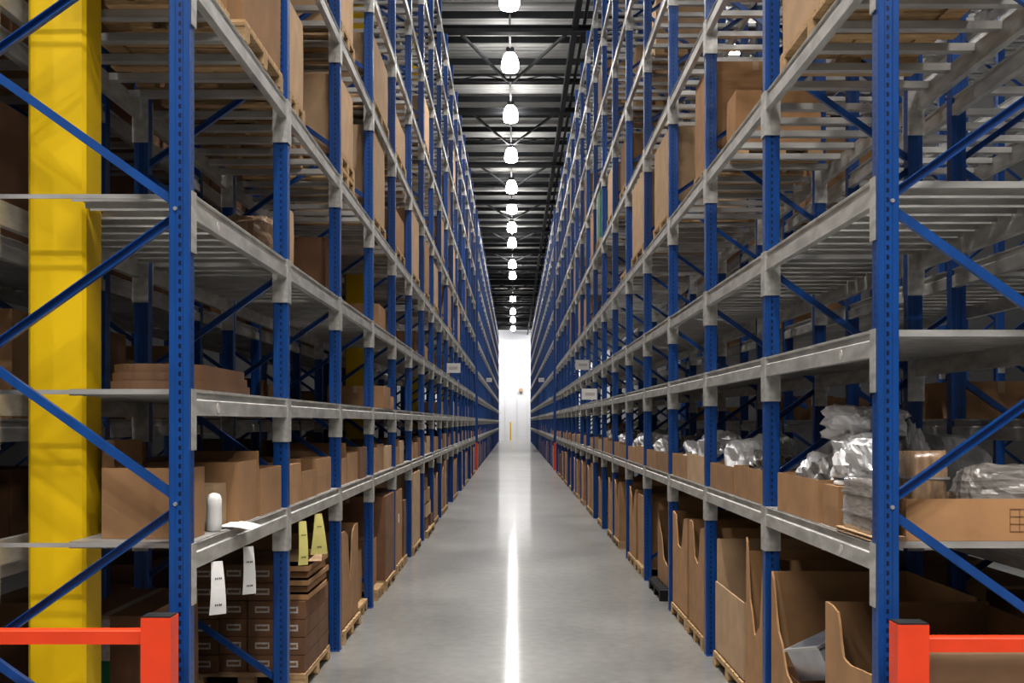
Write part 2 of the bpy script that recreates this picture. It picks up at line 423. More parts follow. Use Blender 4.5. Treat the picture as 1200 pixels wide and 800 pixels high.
# yellow building columns
for k, cy in enumerate(COLS):
    t = thing('steel_column', 'tall bright yellow steel column behind the first left rack frame' if k == 0 else f'yellow building column inside the left rack, {ORD[k]} from the front',
              'column', ((CX0 + CX1) / 2, cy, 0), 'yellow columns', None, 'thing')
    w = (CX1 - CX0) / 2
    bev = .02
    prof = [(-w, bev), (-w + bev, 0), (w - bev, 0), (w, bev), (w, CDP - bev), (w - bev, CDP), (-w + bev, CDP), (-w, CDP - bev)]
    part('shaft', MB().prism(prof, 0, 13.0, lambda p, q, a: (p, q, a)).mesh('shaft', M['yellow']), t)
    part('base_plate', MB().box(-w - .02, w + .02, -.02, CDP + .02, 0, .025).mesh('base_plate', M['yellow']), t)

# thin shelf straps round the near column (front edge of each shelf)
for l in range(4):
    z = LV_L[l] + .06
    o = thing('shelf_edge_strap', f'thin grey steel strap crossing the yellow column at the {ORD[l]} shelf', 'strap', (0, 0, z), 'straps across the yellow column',
              MB().box(-XL - PW + .0, -XL - DEPTH + PW, YL0 + PD + .018, YL0 + PD + .026, -.012, .012).mesh('shelf_edge_strap', M['galv2']))

# orange-red rack end guards
def guard(s, xin, Y, label, group='rack end guards', pw=.155):
    t = thing('rack_guard', label, 'guard rail', (s * xin, Y, 0), group)
    h = 1.31
    for dd in (.0, DEPTH - .06):
        p = part('post', MB().box(s * dd, s * (dd + pw), 0, .13, .015, h).mesh('post', M['red']), t)
        part('foot_plate', MB().box(s * (dd - .02), s * (dd + pw + .02), -.03, .16, 0, .015).mesh('foot_plate', M['red']), p)
        part('post_cap', MB().box(s * (dd + .004), s * (dd + pw - .004), .004, .126, h, h + .008).mesh('post_cap', M['dark']), p)
    for z in (1.185, .62, .16):
        part('rail', MB().prism([(-.04, -.036), (.04, -.036), (.04, .030), (.034, .036), (-.034, .036), (-.04, .030)], .155, DEPTH - .06, lambda p, q, a: (s * a, .07 + p, z + q + .02)).mesh('rail', M['red']), t)
guard(-1, XL, YL0 - .32, 'orange-red guard rail in front of the yellow column and left rack')
guard(1, XR + .0, YR0 - .30, 'orange-red guard rail in front of the right rack and its brown carton')
guard(-1, XL, YL0 + BAY * NB1 + 3.15, 'small distant orange guard at the cross aisle, left rack', pw=.3)
guard(1, XR, YR0 + BAY * NB1 + 3.15, 'small distant orange guard at the cross aisle, right rack', pw=.3)

# ------------------------------------------------------------------ lamps
LZ = 12.72
near = [28.0 - 5.55 * k for k in range(7, 0, -1)]
lampY = near + [27.9, 32.9, 38.4, 44.3, 50.3, 55.3, 60.7, 65.9, 74.9, 80.6, 95.7, 106.8, 115.8, 126.4]
def lamp(x, y, label, group, power, spread=70):
    t = thing('high_bay_lamp', label, 'ceiling lamp', (x, y, LZ), group)
    part('glowing_dome', cached('dome', lambda: MB().lathe([(.13, .52), (.19, .44), (.25, .26), (.26, .08), (.22, -.02), (.12, -.05)], 16).mesh('glowing_dome', M['lamp'], True)), t)
    part('ballast_housing', cached('ball', lambda: MB().lathe([(.08, .50), (.12, .51), (.12, .68), (.06, .70)], 12).mesh('ballast_housing', M['dark'])), t)
    part('hanger_rod', cached('rod', lambda: MB().lathe([(.009, .70), (.009, ZC - LZ)], 6).mesh('hanger_rod', M['black'])), t)
    ld = cached(('ld', power, spread), lambda: bpy.data.lights.new('lamp_light', 'AREA'))
    ld.shape = 'DISK'; ld.size = .38; ld.energy = power; ld.color = (1.0, .955, .90); ld.spread = math.radians(spread)
    l = link('lamp_light', ld, t, (0, 0, -.065))
for k, y in enumerate(lampY):
    lamp(-.12, y, f'glowing high-bay lamp hanging over the aisle, {ORD[k]} from the front', 'lamps above the aisle', 760)
for k in range(8):
    lamp(6.3, -5 + 6.2 * k, f'high-bay lamp above the next aisle behind the right racks, {ORD[k]} from the front', 'lamps above the next aisle', 380)
for k, (x, y) in enumerate(((-6.0, -.8), (-3.2, -.8), (3.2, -.8), (6.0, -.8), (-4.5, -3), (-1.8, -3), (1.8, -3), (4.5, -3))):
    lamp(x, y, f'high-bay lamp above the cross aisle behind the viewer, {ORD[k]} of eight', 'lamps above the cross aisle', 1000, 180)
for k, x in enumerate((-6.5, -4.5, -2.6, 2.6, 4.5, 6.5)):  # added lamps, hidden by the rack ends, to brighten the far wall
    lamp(x, 135.0, f'unseen high-bay lamp added to brighten the far white wall, {ORD[k]} from the left', 'lamps added before the far wall', 2100, 180)

# ------------------------------------------------------------------ goods
LVN = ['floor', 'lowest shelf', 'second shelf', 'third shelf', 'fourth shelf', 'fifth shelf', 'sixth shelf', 'seventh shelf', 'eighth shelf', 'top shelf']
def bay_of(side, Y): return max(0, int((Y - rows[side][2]) / BAY))
def where(side, l, Y):
    b = bay_of(side, Y); return f'{LVN[l]} of {ORD[b]} {side} bay' if l else f'floor of {ORD[b]} {side} bay'
def ztop(side, l): return 0 if l == 0 else deck_top(rows[side][3], l - 1)
used_labels = {}
def uniq(lab, alts):
    """pick a label not yet used by adding the first distinguishing phrase that fits"""
    if lab not in used_labels: used_labels[lab] = 1; return lab
    for a in alts:
        if lab + a not in used_labels: used_labels[lab + a] = 1; return lab + a
    return lab

def place(side, d0, d1):
    s, xin = rows[side][0], rows[side][1]
    return s * (xin + (d0 + d1) / 2)

def fit(side, Y0, Y1, d0, d1):
    '''keep a load between the posts of its bay and clear of the building columns'''
    yb = rows[side][2] + BAY * math.floor((Y0 + .05 - rows[side][2]) / BAY)
    lo, hi = yb + .135, yb + BAY - .035
    if Y0 < lo: Y0, Y1 = lo, Y1 + lo - Y0
    if Y1 > hi: Y1 = hi
    if side == 'left':
        for cy in COLS:
            if Y0 < cy + CDP + .02 and Y1 > cy - .02: d1 = min(d1, .69)
    return Y0, Y1, d0, d1
def pallet(side, l, Y0, Y1, d0=.0, d1=1.08, z=None, m='wood', look='wooden pallet', extra=''):
    s = rows[side][0]; z = ztop(side, l) if z is None else z
    Y0, Y1, d0, d1 = fit(side, Y0, Y1, d0, d1)
    w, dy = d1 - d0, Y1 - Y0
    t = thing('pallet', uniq(f'{look} on the {where(side, l, Y0)}{extra}', [', nearer the far post', ', behind another pallet', ', topmost']), 'pallet', (place(side, d0, d1), (Y0 + Y1) / 2, z), 'pallets in the racks')
    key = (round(w, 2), round(dy, 2), m)
    def deck():
        mb = MB(); n = 7
        for k in range(n):
            a = -dy / 2 + dy * k / n
            mb.box(-w / 2, w / 2, a + .006, a + dy / n - .022, .118, .14)
        return mb.mesh('deck_boards', M[m])
    def bottom():
        mb = MB()
        for k in (0, 1, 2):
            a = -dy / 2 + (dy - .1) * k / 2
            mb.box(-w / 2, w / 2, a, a + .1, 0, .02)
        return mb.mesh('bottom_boards', M[m])
    part('deck_boards', cached(('pd',) + key, deck), t)
    part('bottom_boards', cached(('pb',) + key, bottom), t)
    for k in (-1, 0, 1):
        def stringer():
            mb = MB()
            for j in (-1, 0, 1): mb.box(-.07, .07, j * (dy / 2 - .07) - .065, j * (dy / 2 - .07) + .065, .02, .096)
            mb.box(-.07, .07, -dy / 2, dy / 2, .096, .118)
            return mb.mesh('stringer', M[m])
        part('stringer', cached(('ps', key[1], m), stringer), t, (k * (w / 2 - .07), 0, 0))
    return t

def carton(side, l, Y0, Y1, d0, d1, h, z=None, m='card', look='brown carton', tape=True, lab=False, extra='', name='carton', group='cartons in the racks'):
    z = ztop(side, l) if z is None else z
    if not (side == 'right' and Y0 < 5.8): Y0, Y1, d0, d1 = fit(side, Y0, Y1, d0, d1)
    w, dy = d1 - d0, Y1 - Y0; s = rows[side][0]
    t = thing(name, uniq(f'{look} on the {where(side, l, Y0)}{extra}', [', second along', ', third along', ', fourth along', ', fifth along', ', sixth along']), 'carton', (place(side, d0, d1), (Y0 + Y1) / 2, z), group)
    def body():
        mb = MB(); g = .006
        # slightly bowed walls with a top seam where the flaps meet
        mb.prism([(-w/2, 0), (w/2, 0), (w/2 + .004, h * .5), (w/2, h), (.002, h - .001), (0, h - g), (-.002, h - .001), (-w/2, h), (-w/2 - .004, h * .5)], -dy / 2, dy / 2, lambda p, q, a: (p, a, q))
        return mb.mesh('box_body', M[m])
    part('box_body', cached(('cb', round(w, 3), round(dy, 3), round(h, 3), m), body), t)
    if tape:
        def tp():
            mb = MB().box(-.028, .028, -dy / 2 - .002, dy / 2 + .002, h, h + .002)
            mb.box(-.028, .028, -dy / 2 - .003, -dy / 2 - .001, h - .09, h + .002).box(-.028, .028, dy / 2 + .001, dy / 2 + .003, h - .09, h + .002)
            return mb.mesh('tape_strip', M['tape'])
        part('tape_strip', cached(('ct', round(dy, 3), round(h, 3)), tp), t)
    if lab:
        part('paper_label', MB().box(-s * w / 2 - s * .0065, -s * w / 2 - s * .003, -.07, .07, h * .55, h * .55 + .13).mesh('paper_label', M['white']), t, (0, R.uniform(-.2, .2) * dy, 0), 'white paper label')
    return t

def open_carton(side, l, Y0, Y1, d0, d1, h, z=None, m='card', look='open brown carton', flaps='nsew', ang=None, extra='', name='open_carton', flap_len=None):
    z = ztop(side, l) if z is None else z
    if not (side == 'right' and Y0 < 5.8): Y0, Y1, d0, d1 = fit(side, Y0, Y1, d0, d1)
    w, dy = d1 - d0, Y1 - Y0
    t = thing(name, uniq(f'{look} on the {where(side, l, Y0)}{extra}', [', second along', ', third along', ', fourth along', ', fifth along']), 'carton', (place(side, d0, d1), (Y0 + Y1) / 2, z), 'open cartons in the racks')
    th = .006
    mb = MB().box(-w/2, w/2, -dy/2, dy/2, 0, th)
    mb.box(-w/2, -w/2 + th, -dy/2, dy/2, th, h).box(w/2 - th, w/2, -dy/2, dy/2, th, h).box(-w/2 + th, w/2 - th, -dy/2, -dy/2 + th, th, h).box(-w/2 + th, w/2 - th, dy/2 - th, dy/2, th, h)
    part('box_body', mb.mesh('box_body', M[m]), t)
    fl = flap_len or min(w, dy) * .42
    for c in flaps:
        a = R.uniform(-.5, .9) if ang is None else ang
        dx, dz = math.cos(a) * fl, math.sin(a) * fl
        mb = MB()
        if c == 'n': mb.bar((0, dy/2 - .004, h), (0, dy/2 + dx * .3, h + abs(dz) + .02), w - .02, .005, (1, 0, 0), prof=[(-.0025, -w/2+.01), (.0025, -w/2+.01), (.0025, w/2-.01), (-.0025, w/2-.01)])
        if c == 's': mb.bar((0, -dy/2 + .004, h), (0, -dy/2 - dx * .25, h + abs(dz) + .02), w, .005, (1, 0, 0), prof=[(-.0025, -w/2+.01), (.0025, -w/2+.01), (.0025, w/2-.01), (-.0025, w/2-.01)])
        if c == 'e': mb.bar((w/2 - .004, 0, h), (w/2 + dx * .2, 0, h + abs(dz) + .02), dy, .005, (0, 1, 0), prof=[(-.0025, -dy/2+.01), (.0025, -dy/2+.01), (.0025, dy/2-.01), (-.0025, dy/2-.01)])
        if c == 'w': mb.bar((-w/2 + .004, 0, h), (-w/2 - dx * .2, 0, h + abs(dz) + .02), dy, .005, (0, 1, 0), prof=[(-.0025, -dy/2+.01), (.0025, -dy/2+.01), (.0025, dy/2-.01), (-.0025, dy/2-.01)])
        part('flap', mb.mesh('flap', M[m]), t)
    return t

def bulk_box(side, Y0, Y1, d0, d1, h, front, z=.142, m='card', look='tall open bulk box', extra='', back=None):
    """deep octabin: aisle wall cut down along `front`, a list of heights running away from the viewer (fractions of h)"""
    Y0, Y1, d0, d1 = fit(side, Y0, Y1, d0, d1)
    s = rows[side][0]; w, dy = d1 - d0, Y1 - Y0; th = .014
    t = thing('bulk_box', uniq(f'{look} on the {where(side, 0, Y0)}{extra}', [', nearer the far post', ', third along']), 'bulk box', (place(side, d0, d1), (Y0 + Y1) / 2, z), 'bulk boxes on the floor pallets')
    a = -s * w / 2                                             # aisle face x
    n = 24
    def interp(f):
        x = f * (len(front) - 1); k = min(int(x), len(front) - 2); u = x - k; u = u * u * (3 - 2 * u) if len(front) > 2 else u
        return h * (front[k] * (1 - u) + front[k + 1] * u)
    hs = [interp(k / n) for k in range(n + 1)]
    mb = MB()
    if s > 0: mb.strip((a + th, -dy/2), (a + th, dy/2), hs, .0, th)
    else: mb.strip((a, -dy/2), (a, dy/2), hs, .0, th)
    fw = part('front_wall', mb.mesh('front_wall', M[m]), t)
    mb = MB()
    mb.box(-w/2, w/2, -dy/2, dy/2, -.0, .012)
    x0, x1 = (-w/2 + th + .001, w/2) if s > 0 else (-w/2, w/2 - th - .001)
    hb = back or 1.0
    mb.box(x0, x1, -dy/2, -dy/2 + th, .012, h * max(front[0], .0)).box(x0, x1, dy/2 - th, dy/2, .012, h)
    mb.box(-a - s * th, -a, -dy/2 + th, dy/2 - th, .012, h * hb)
    part('box_walls', mb.mesh('box_walls', M[m]), t)
    return t

def lumpy(name, sx, sy, sz, m, seed, amp=.18, freq=2.2, sub=44):
    """crumpled bag: a rounded block creased by ridged noise; bottom flattened"""
    mb = MB(); nu, nv = sub, sub // 2
    vs = []
    O1, O2 = Vector((seed * 1.7, 3, 1)), Vector((2, seed * 1.3, 5))
    for j in range(nv + 1):
        ph = math.pi * j / nv
        for k in range(nu):
            th = 2 * math.pi * k / nu
            p = Vector((math.sin(ph) * math.cos(th), math.sin(ph) * math.sin(th), math.cos(ph)))
            q = Vector((math.copysign(abs(p.x) ** .65, p.x), math.copysign(abs(p.y) ** .65, p.y), math.copysign(abs(p.z) ** .75, p.z)))
            ridge = lambda f, o: 1 - 2 * abs(noise.noise(Vector((p.x * f * 1.3, p.y * f * .8, p.z * f)) + o))
            r = .92 + amp * (.55 * noise.noise(p * 1.3 + O2) + .5 * (ridge(1.6, O1) - .5) + .28 * (ridge(3.6, O2) - .5) + .05 * (ridge(8, O1) - .5))
            v = q * r
            z = max(v.z, -.8)
            vs.append((v.x * sx / 2, v.y * sy / 2, (z + .8) * sz / 1.75))
    fs = [(j * nu + k, (j + 1) * nu + k, (j + 1) * nu + (k + 1) % nu, j * nu + (k + 1) % nu) for j in range(nv) for k in range(nu)]
    mb.add(vs, fs)
    return mb.mesh(name, M[m])
def bag(side, l, Y, d, z, sx, sy, sz, m, seed, look, rot=0, tilt=0, extra='', name='film_bag', cat='bag', amp=.22):
    s, xin = rows[side][0], rows[side][1]
    t = thing(name, uniq(f'{look} on the {where(side, l, Y)}{extra}', [', second along', ', third along', ', fourth along']), cat, (s * (xin + d), Y, z), 'film bags and packs on the shelves', lumpy(name, sx, sy, sz, m, seed, amp))
    t.rotation_euler = (tilt, 0, rot)
    return t
def wrapped_pack(side, l, Y0, Y1, d0, d1, h, z, m, look, seed, extra=''):
    w, dy = d1 - d0, Y1 - Y0; mb = MB(); n = 8
    # rounded, slightly bulging block
    t = thing('wrapped_pack', uniq(f'{look} on the {where(side, l, Y0)}{extra}', [', second along', ', third along']), 'wrapped pack', (place(side, d0, d1), (Y0 + Y1) / 2, z), 'film bags and packs on the shelves')
    k_ = .03
    prof = []
    for cx, cy, a0 in ((w/2 - k_, dy/2 - k_, 0), (-w/2 + k_, dy/2 - k_, 90), (-w/2 + k_, -dy/2 + k_, 180), (w/2 - k_, -dy/2 + k_, 270)):
        for q in range(4):
            a = math.radians(a0 + q * 30); prof.append((cx + k_ * math.cos(a), cy + k_ * math.sin(a)))
    nn = len(prof); L_ = 9; vs = []
    for j in range(L_ + 1):
        f = j / L_
        for (p, q) in prof:
            e = 1 + .05 * noise.noise(Vector((p * 5 + seed, q * 5, f * 6))) - .03 * (abs(f - .5) * 2) ** 3
            vs.append((p * e, q * e, f * h + (.02 * noise.noise(Vector((p * 4, q * 4 + seed, 9))) if j == L_ else 0)))
    fs = [(j * nn + k, j * nn + (k + 1) % nn, (j + 1) * nn + (k + 1) % nn, (j + 1) * nn + k) for j in range(L_) for k in range(nn)] + [tuple(range(nn))[::-1], tuple(L_ * nn + k for k in range(nn))]
    part('film_wrap', MB().add(vs, fs).mesh('film_wrap', M[m], True), t)
    mb = MB()
    for q in (.3, .68): mb.box(-w/2 - .004, w/2 + .004, -dy/2 - .004, dy/2 + .004, h * q, h * q + .012)
    part('strap', mb.mesh('strap', M['wrap']), t)
    return t

# ---------- left row, floor
pl = pallet('left', 0, 9.55, 10.85, .04, 1.06)
for L_ in range(6):
    for c in range(4):
        w = .245; d0 = .05 + c * .252
        dy0 = 9.6 + (.02 * ((L_ * 3 + c) % 3)); h = .150
        if L_ >= 4 and c == 0: continue
        t = thing('flat_carton', f'flat brown carton with white end label, {ORD[L_]} layer up, {ORD[c]} from aisle, second left bay', 'carton',
                  (-(XL + d0 + w / 2), dy0 + .6, .142 + L_ * .156), 'stack of flat labelled cartons in the second left bay')
        part('box_body', cached('flatc', lambda: MB().prism([(-w/2, 0), (w/2, 0), (w/2, h), (.003, h), (0, h - .004), (-.003, h), (-w/2, h)], -.6, .6, lambda p, q, a: (p, a, q)).mesh('box_body', M['card_dark'])), t)
        part('end_label', cached('flatl', lambda: MB().box(-.062, .062, -.604, -.601, .05, .105).box(-.05, .05, -.606, -.604, .066, .09, 1).mesh('end_label', [M['label'], M['brownink']])), t, label='white printed end label')
for k in range(5):                                              # loose trays lying on the aisle end of the stack
    z = .142 + 4 * .156 + k * .062
    t = open_carton('left', 0, 9.66 + .05 * (k % 2), 10.6 + .06 * (k % 3), .03 + .015 * (k % 2), .285 + .003 * k, .045, z, 'card', 'shallow cardboard tray', '', extra=f', {ORD[k]} up the carton stack', name='cardboard_tray')
t = thing('paper_sheet', 'pale loose cardboard sheet lying on top of the stacked trays, second left bay', 'sheet', (-(XL + .19), 10.1, .142 + 6 * .156 + .022), None,
          MB().strip((-.2, -.35), (.2, -.35), [.005] * 2, 0, .7).mesh('paper_sheet', M['card_pale']))
t.rotation_euler = (.04, 0, .15)

def V(lo, p=.5): return [1, 1, lo, 1, 1]
pallet('left', 0, 11.5, 12.75, .0, 1.06); bulk_box('left', 11.53, 12.72, .03, 1.04, 1.02, [1, 1, .95, .42, .95, 1, 1], look='bulk box with V-notched front')
pallet('left', 0, 13.0, 13.7, .05, 1.06); carton('left', 0, 13.02, 13.66, .12, 1.0, .62, .142, extra=', on pallet')
pallet('left', 0, 14.35, 15.0, .0, 1.06); carton('left', 0, 14.36, 14.98, .1, 1.0, .62, .142, 'card', 'lower brown carton', extra=', on pallet')
pallet('left', 0, 15.15, 16.3, -.02, 1.06); carton('left', 0, 15.17, 16.28, .0, 1.04, 1.15, .142, 'card_dark', 'tall dark brown carton', extra=', on pallet')
pallet('left', 0, 16.75, 17.75, .0, 1.06); carton('left', 0, 16.77, 17.7, .03, 1.0, 1.12, .142, lab=True, look='tall brown carton with white label', extra=', on pallet')
pallet('left', 0, 17.85, 18.3, .0, .6); carton('left', 0, 17.87, 18.28, .02, .58, .9, .142, 'card_dark', 'narrow dark carton', extra=', on pallet')
pallet('left', 0, 19.15, 20.7, -.03, 1.06); carton('left', 0, 19.2, 20.6, -.01, 1.0, 1.28, .142, 'card_pale', 'tall pale tan carton', extra=', on pallet')
pallet('left', 0, 22.0, 23.9, -.05, 1.06)
for k in range(9):
    z = .142 + (k // 3) * .27; c = k % 3
    t = open_carton('left', 0, 22.05 + c * .6, 22.55 + c * .6, .0 + R.uniform(-.02, .06), .55, .25, z, R.choice(['card', 'card_pale', 'card_dark']), 'small half-open carton', 's' if k > 5 else '', 1.2, extra=f', heap layer {["one", "two", "three"][k // 3]}')
    t.rotation_euler = (0, 0, R.uniform(-.03, .03))
pallet('left', 0, 24.6, 25.9, .0, 1.06); bulk_box('left', 24.65, 25.85, .02, 1.02, 1.0, [1, .9, .6, .9, 1])
for i in (8, 10, 11, 12, 13, 14, 15, 16):
    Y = YL0 + BAY * i + .2
    for k in range(0 if i in (11, 14) else 2 if i % 3 else 1):
        y = Y + k * 1.2; pallet('left', 0, y, y + 1.1, .0, 1.06)
        if (i + k) % 3 == 0:
            for q in range(4): carton('left', 0, y + .05, y + 1.0, .02, .98, .29, .142 + q * .293, look='stacked brown carton', extra=f', layer {["one", "two", "three", "four"][q]} up its pallet', tape=False)
        else: bulk_box('left', y + .03, y + 1.05, .02, 1.02, 1.05, [1, .95, .55 + .1 * (i % 3), .95, 1])
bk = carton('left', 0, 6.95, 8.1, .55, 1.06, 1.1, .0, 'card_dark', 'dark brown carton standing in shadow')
t = thing('hanging_label', 'green and white label strip on the dark carton under the lowest left shelf', 'label', (-2.56, 6.944, .62), None,
          MB().box(-.03, .03, -.003, 0, .0, .2, 0).box(-.03, .03, -.003, 0, .2, .46, 1).mesh('hanging_label', [M['green'], M['label']]))

# ---------- left row, lowest shelf
zl1 = ztop('left', 1)
open_carton('left', 1, 6.28, 6.52, .06, .575, .40, look='open carton beside the yellow column', flaps='')
carton('left', 1, 6.86, 7.16, .10, .50, .27, m='card_pale', look='small tan carton')
open_carton('left', 1, 7.20, 7.72, .03, .80, .40, look='open carton with upright flaps', flaps='w', ang=1.3, flap_len=.10)
open_carton('left', 1, 7.78, 8.48, .02, .66, .33, look='open carton with torn flaps', flaps='s', ang=1.1, flap_len=.12)
carton('left', 1, 6.60, 7.1, .62, 1.0, .55, m='card', look='brown carton behind the smaller carton')
t = thing('paper_roll', 'white rounded plastic-wrapped roll on the lowest left shelf edge', 'roll', (-(XL + .052), 6.70, zl1), None,
          MB().lathe([(.03, 0), (.044, .01), (.047, .05), (.045, .15), (.047, .19), (.035, .222), (.012, .232)], 14).mesh('paper_roll', M['white'], True))
mb = MB(); vs = []; n = 7
for j in range(n + 1):
    f = j / n
    for k, q in enumerate((-.2, .2)):
        vs.append((.05 - .19 * f, q * (1 - .25 * f) + .06 * f, .006 + .012 * math.sin(f * 3) - .03 * f))
fs = [(2*j, 2*j+1, 2*j+3, 2*j+2) for j in range(n)]
top = [(x, y, z + .004) for x, y, z in vs]
nb = len(vs)
mb.add(vs + top, [tuple(reversed(f)) for f in fs] + [tuple(nb + i for i in f) for f in fs] + [(0, 1, nb + 1, nb), (2*n, nb + 2*n, nb + 2*n + 1, 2*n + 1)] + [(2*j, 2*j+2, nb+2*j+2, nb+2*j) for j in range(n)] + [(2*j+1, nb+2*j+1, nb+2*j+3, 2*j+3) for j in range(n)])
t = thing('paper_sheet', 'white sheet of paper drooping over the beam beside the white roll', 'paper', (-(XL + .03), 7.05, zl1 + .002), None, mb.mesh('paper_sheet', M['white'])); t.scale.x = -1
def tag_strip(Y, ztop_, L_, w0, w1, m, label, bend=.02):
    mb = MB(); n = 6; vs = []
    for j in range(n + 1):
        f = j / n; w = w0 + (w1 - w0) * f; x = .022 + bend * math.sin(f * 2.4)
        for dx in (0, .0025): vs += [(x + dx, -w/2, -L_ * f), (x + dx, w/2, -L_ * f)]
    fs = [(0, 1, 3, 2), (4*n, 4*n+2, 4*n+3, 4*n+1)]
    for j in range(n):
        a, b = 4*j, 4*j+4
        fs += [(a, b, b+1, a+1), (a+2, a+3, b+3, b+2), (a, a+2, b+2, b), (a+1, b+1, b+3, a+3)]
    t = thing('shelf_tag', label, 'tag', (-XL, Y, ztop_), 'tags hanging from the lowest left beam')
    part('tag_paper', mb.add(vs, fs).mesh('tag_paper', M[m]), t)
    ink = MB()
    for (q, ln) in ((.30, .010), (.80, .012)):
        for u in (-.25, -.08, .1, .24): ink.box(.0455, .0465, u * w0 - .003, u * w0 + .004, -L_ * q - ln, -L_ * q)
    part('printed_mark', ink.mesh('printed_mark', M['ink']), t)
    t.rotation_euler = (0, 0, -.9)
zb = LV_L[0] - .078
tag_strip(6.53, zb, .31, .07, .105, 'white', 'long white paper tag hanging from the lowest left beam, nearest the front post')
tag_strip(7.30, zb, .31, .07, .095, 'white', 'white paper tag hanging from the lowest left beam below the drooping sheet')
tag_strip(9.16, zb, .36, .07, .09, 'ytag', 'narrow yellow paper tag hanging in the second left bay, nearer the viewer')
tag_strip(9.90, zb, .36, .07, .17, 'ytag', 'wide yellow paper tag hanging in the second left bay, farther along')
for i in range(1, 17):
    Y = YL0 + BAY * i + .16; y = Y
    end = Y + BAY - .3; k = 0
    while y < end - .5:
        ln = R.choice([.55, .62, .75, .85]); ln = min(ln, end - y); h = R.choice([.24, .28, .32, .36])
        if R.random() < .86:
            if i < 5 and R.random() < .5: open_carton('left', 1, y, y + ln - .03, .02 + R.uniform(0, .05), .8, h, m=R.choice(['card', 'card', 'card_pale']), flaps=R.choice(['n', 's', '']), ang=1.2, flap_len=.1)
            else: carton('left', 1, y, y + ln - .03, .02 + R.uniform(0, .05), .8, h, m=R.choice(['card', 'card', 'card_dark', 'card_pale']), tape=i < 7)
        y += ln
# ---------- left row, second shelf
zl2 = ztop('left', 2)
for k in range(3):
    mb = MB(); w, d_, r = .55 - .015 * k, 1.45 - .05 * k, .22; prof = []
    for cx, cy, a0 in ((w/2 - r, d_/2 - r, 0), (-w/2 + r, d_/2 - r, 90), (-w/2 + r, -d_/2 + r, 180), (w/2 - r, -d_/2 + r, 270)):
        for q in range(10): a = math.radians(a0 + q * 10); prof.append((cx + r * math.cos(a), cy + r * math.sin(a)))
    mb.prism(prof, 0, .048, lambda p, q, a: (p, q, a))
    thing('cardboard_slab', f'rounded brown cardboard slab on the second left shelf, {["bottom", "middle", "top"][k]} of its pile', 'slab',
          (-(XL + .30 + .005 * k), 6.96, zl2 + k * .0495), 'pile of rounded slabs on the second left shelf', mb.mesh('cardboard_slab', M['board']))
carton('left', 2, 14.9, 15.75, .0, .75, .30, look='lone brown carton near the beam')
carton('left', 2, 15.85, 16.2, .0, .5, .18, look='low brown carton')
for i in range(8, 17):
    Y = YL0 + BAY * i + .3
    if i % 3 != 0: carton('left', 2, Y, Y + .6, .02, .6, R.choice([.2, .3, .4]), m=R.choice(['card', 'card_pale']), tape=False)
    if i == 8:
        for q in range(2): bag('left', 2, Y + 1.2, .3, zl2 + .16 * q, .5, .9, .14, 'white', 3 + q, f'white folded bag', extra=f', {"bottom" if q == 0 else "top"} of two')
# ---------- left row, third shelf
carton('left', 3, 8.75, 8.95, .02, .14, .42, m='card_pale', look='narrow upright tan carton')
bag('left', 3, 9.6, .5, ztop('left', 3), .7, .8, .5, 'wrapb', 11, 'film-wrapped brown bundle', name='wrapped_bundle', cat='bundle')
for i in range(2, 12):
    Y = YL0 + BAY * i
    if i % 2 == 0: carton('left', 3, Y + .3, Y + 1.1, .2, 1.0, R.uniform(.4, .7), m='card_dark', tape=False)
    if i % 3 == 0: carton('left', 3, Y + 1.4, Y + 2.2, .1, .9, R.uniform(.3, .7), m='card', tape=False)
# ---------- left row, upper shelves: (shelf, Y0, Y1, d0, d1, h, colour, pallet)
up_left = [(4, 6.20, 7.18, .10, 1.06, .85, 'card', 1), (4, 7.28, 8.44, .02, 1.06, 1.1, 'card', 1), (4, 8.76, 9.45, .04, 1.0, .74, 'card_pale', 1), (4, 9.75, 10.95, .35, 1.06, .7, 'card_dark', 1),
           (4, 11.35, 12.3, .03, 1.0, .78, 'card_pale', 2), (4, 13.95, 15.3, .03, 1.0, 1.1, 'card_pale', 1), (4, 16.6, 17.9, .02, 1.0, .55, 'card', 1), (4, 19.2, 20.7, .02, 1.0, 1.05, 'card_pale', 1),
           (4, 22.0, 23.2, .02, 1.0, 1.0, 'card', 1), (4, 24.7, 25.9, .02, 1.0, .9, 'card_pale', 1), (4, 29.8, 31.2, .02, 1.0, 1.0, 'card', 1), (4, 35.0, 36.3, .02, 1.0, 1.1, 'card_pale', 1),
           (5, 11.3, 12.2, .02, 1.0, 1.1, 'card_pale', 1), (5, 13.95, 15.6, .02, 1.0, .8, 'card_pale', 1), (5, 16.6, 18.1, .02, 1.0, .55, 'card_pale', 1), (5, 19.3, 20.4, .2, 1.0, .6, 'card', 1),
           (5, 26.9, 28.0, .02, 1.0, .9, 'card', 1), (5, 32.2, 33.4, .02, 1.0, 1.0, 'card_pale', 1), (5, 40.1, 41.3, .02, 1.0, 1.0, 'card', 1),
           (6, 22.0, 23.2, .02, 1.0, .9, 'card_pale', 1), (6, 29.6, 30.9, .02, 1.0, 1.0, 'card', 1), (7, 32.3, 33.5, .02, 1.0, 1.0, 'card_pale', 1), (7, 42.7, 44.0, .02, 1.0, 1.0, 'card_pale', 1)]
up_left += [(5, 6.2, 7.2, .05, 1.06, 1.0, 'card', 1), (5, 7.3, 8.45, .05, 1.06, 1.1, 'card', 1), (5, 8.8, 9.9, .05, 1.0, 1.0, 'card', 1), (6, 6.2, 7.3, .05, 1.06, 1.0, 'card', 1), (6, 8.8, 10.0, .05, 1.06, 1.0, 'card', 1)]  # extra cartons on pallets, added to block light from above
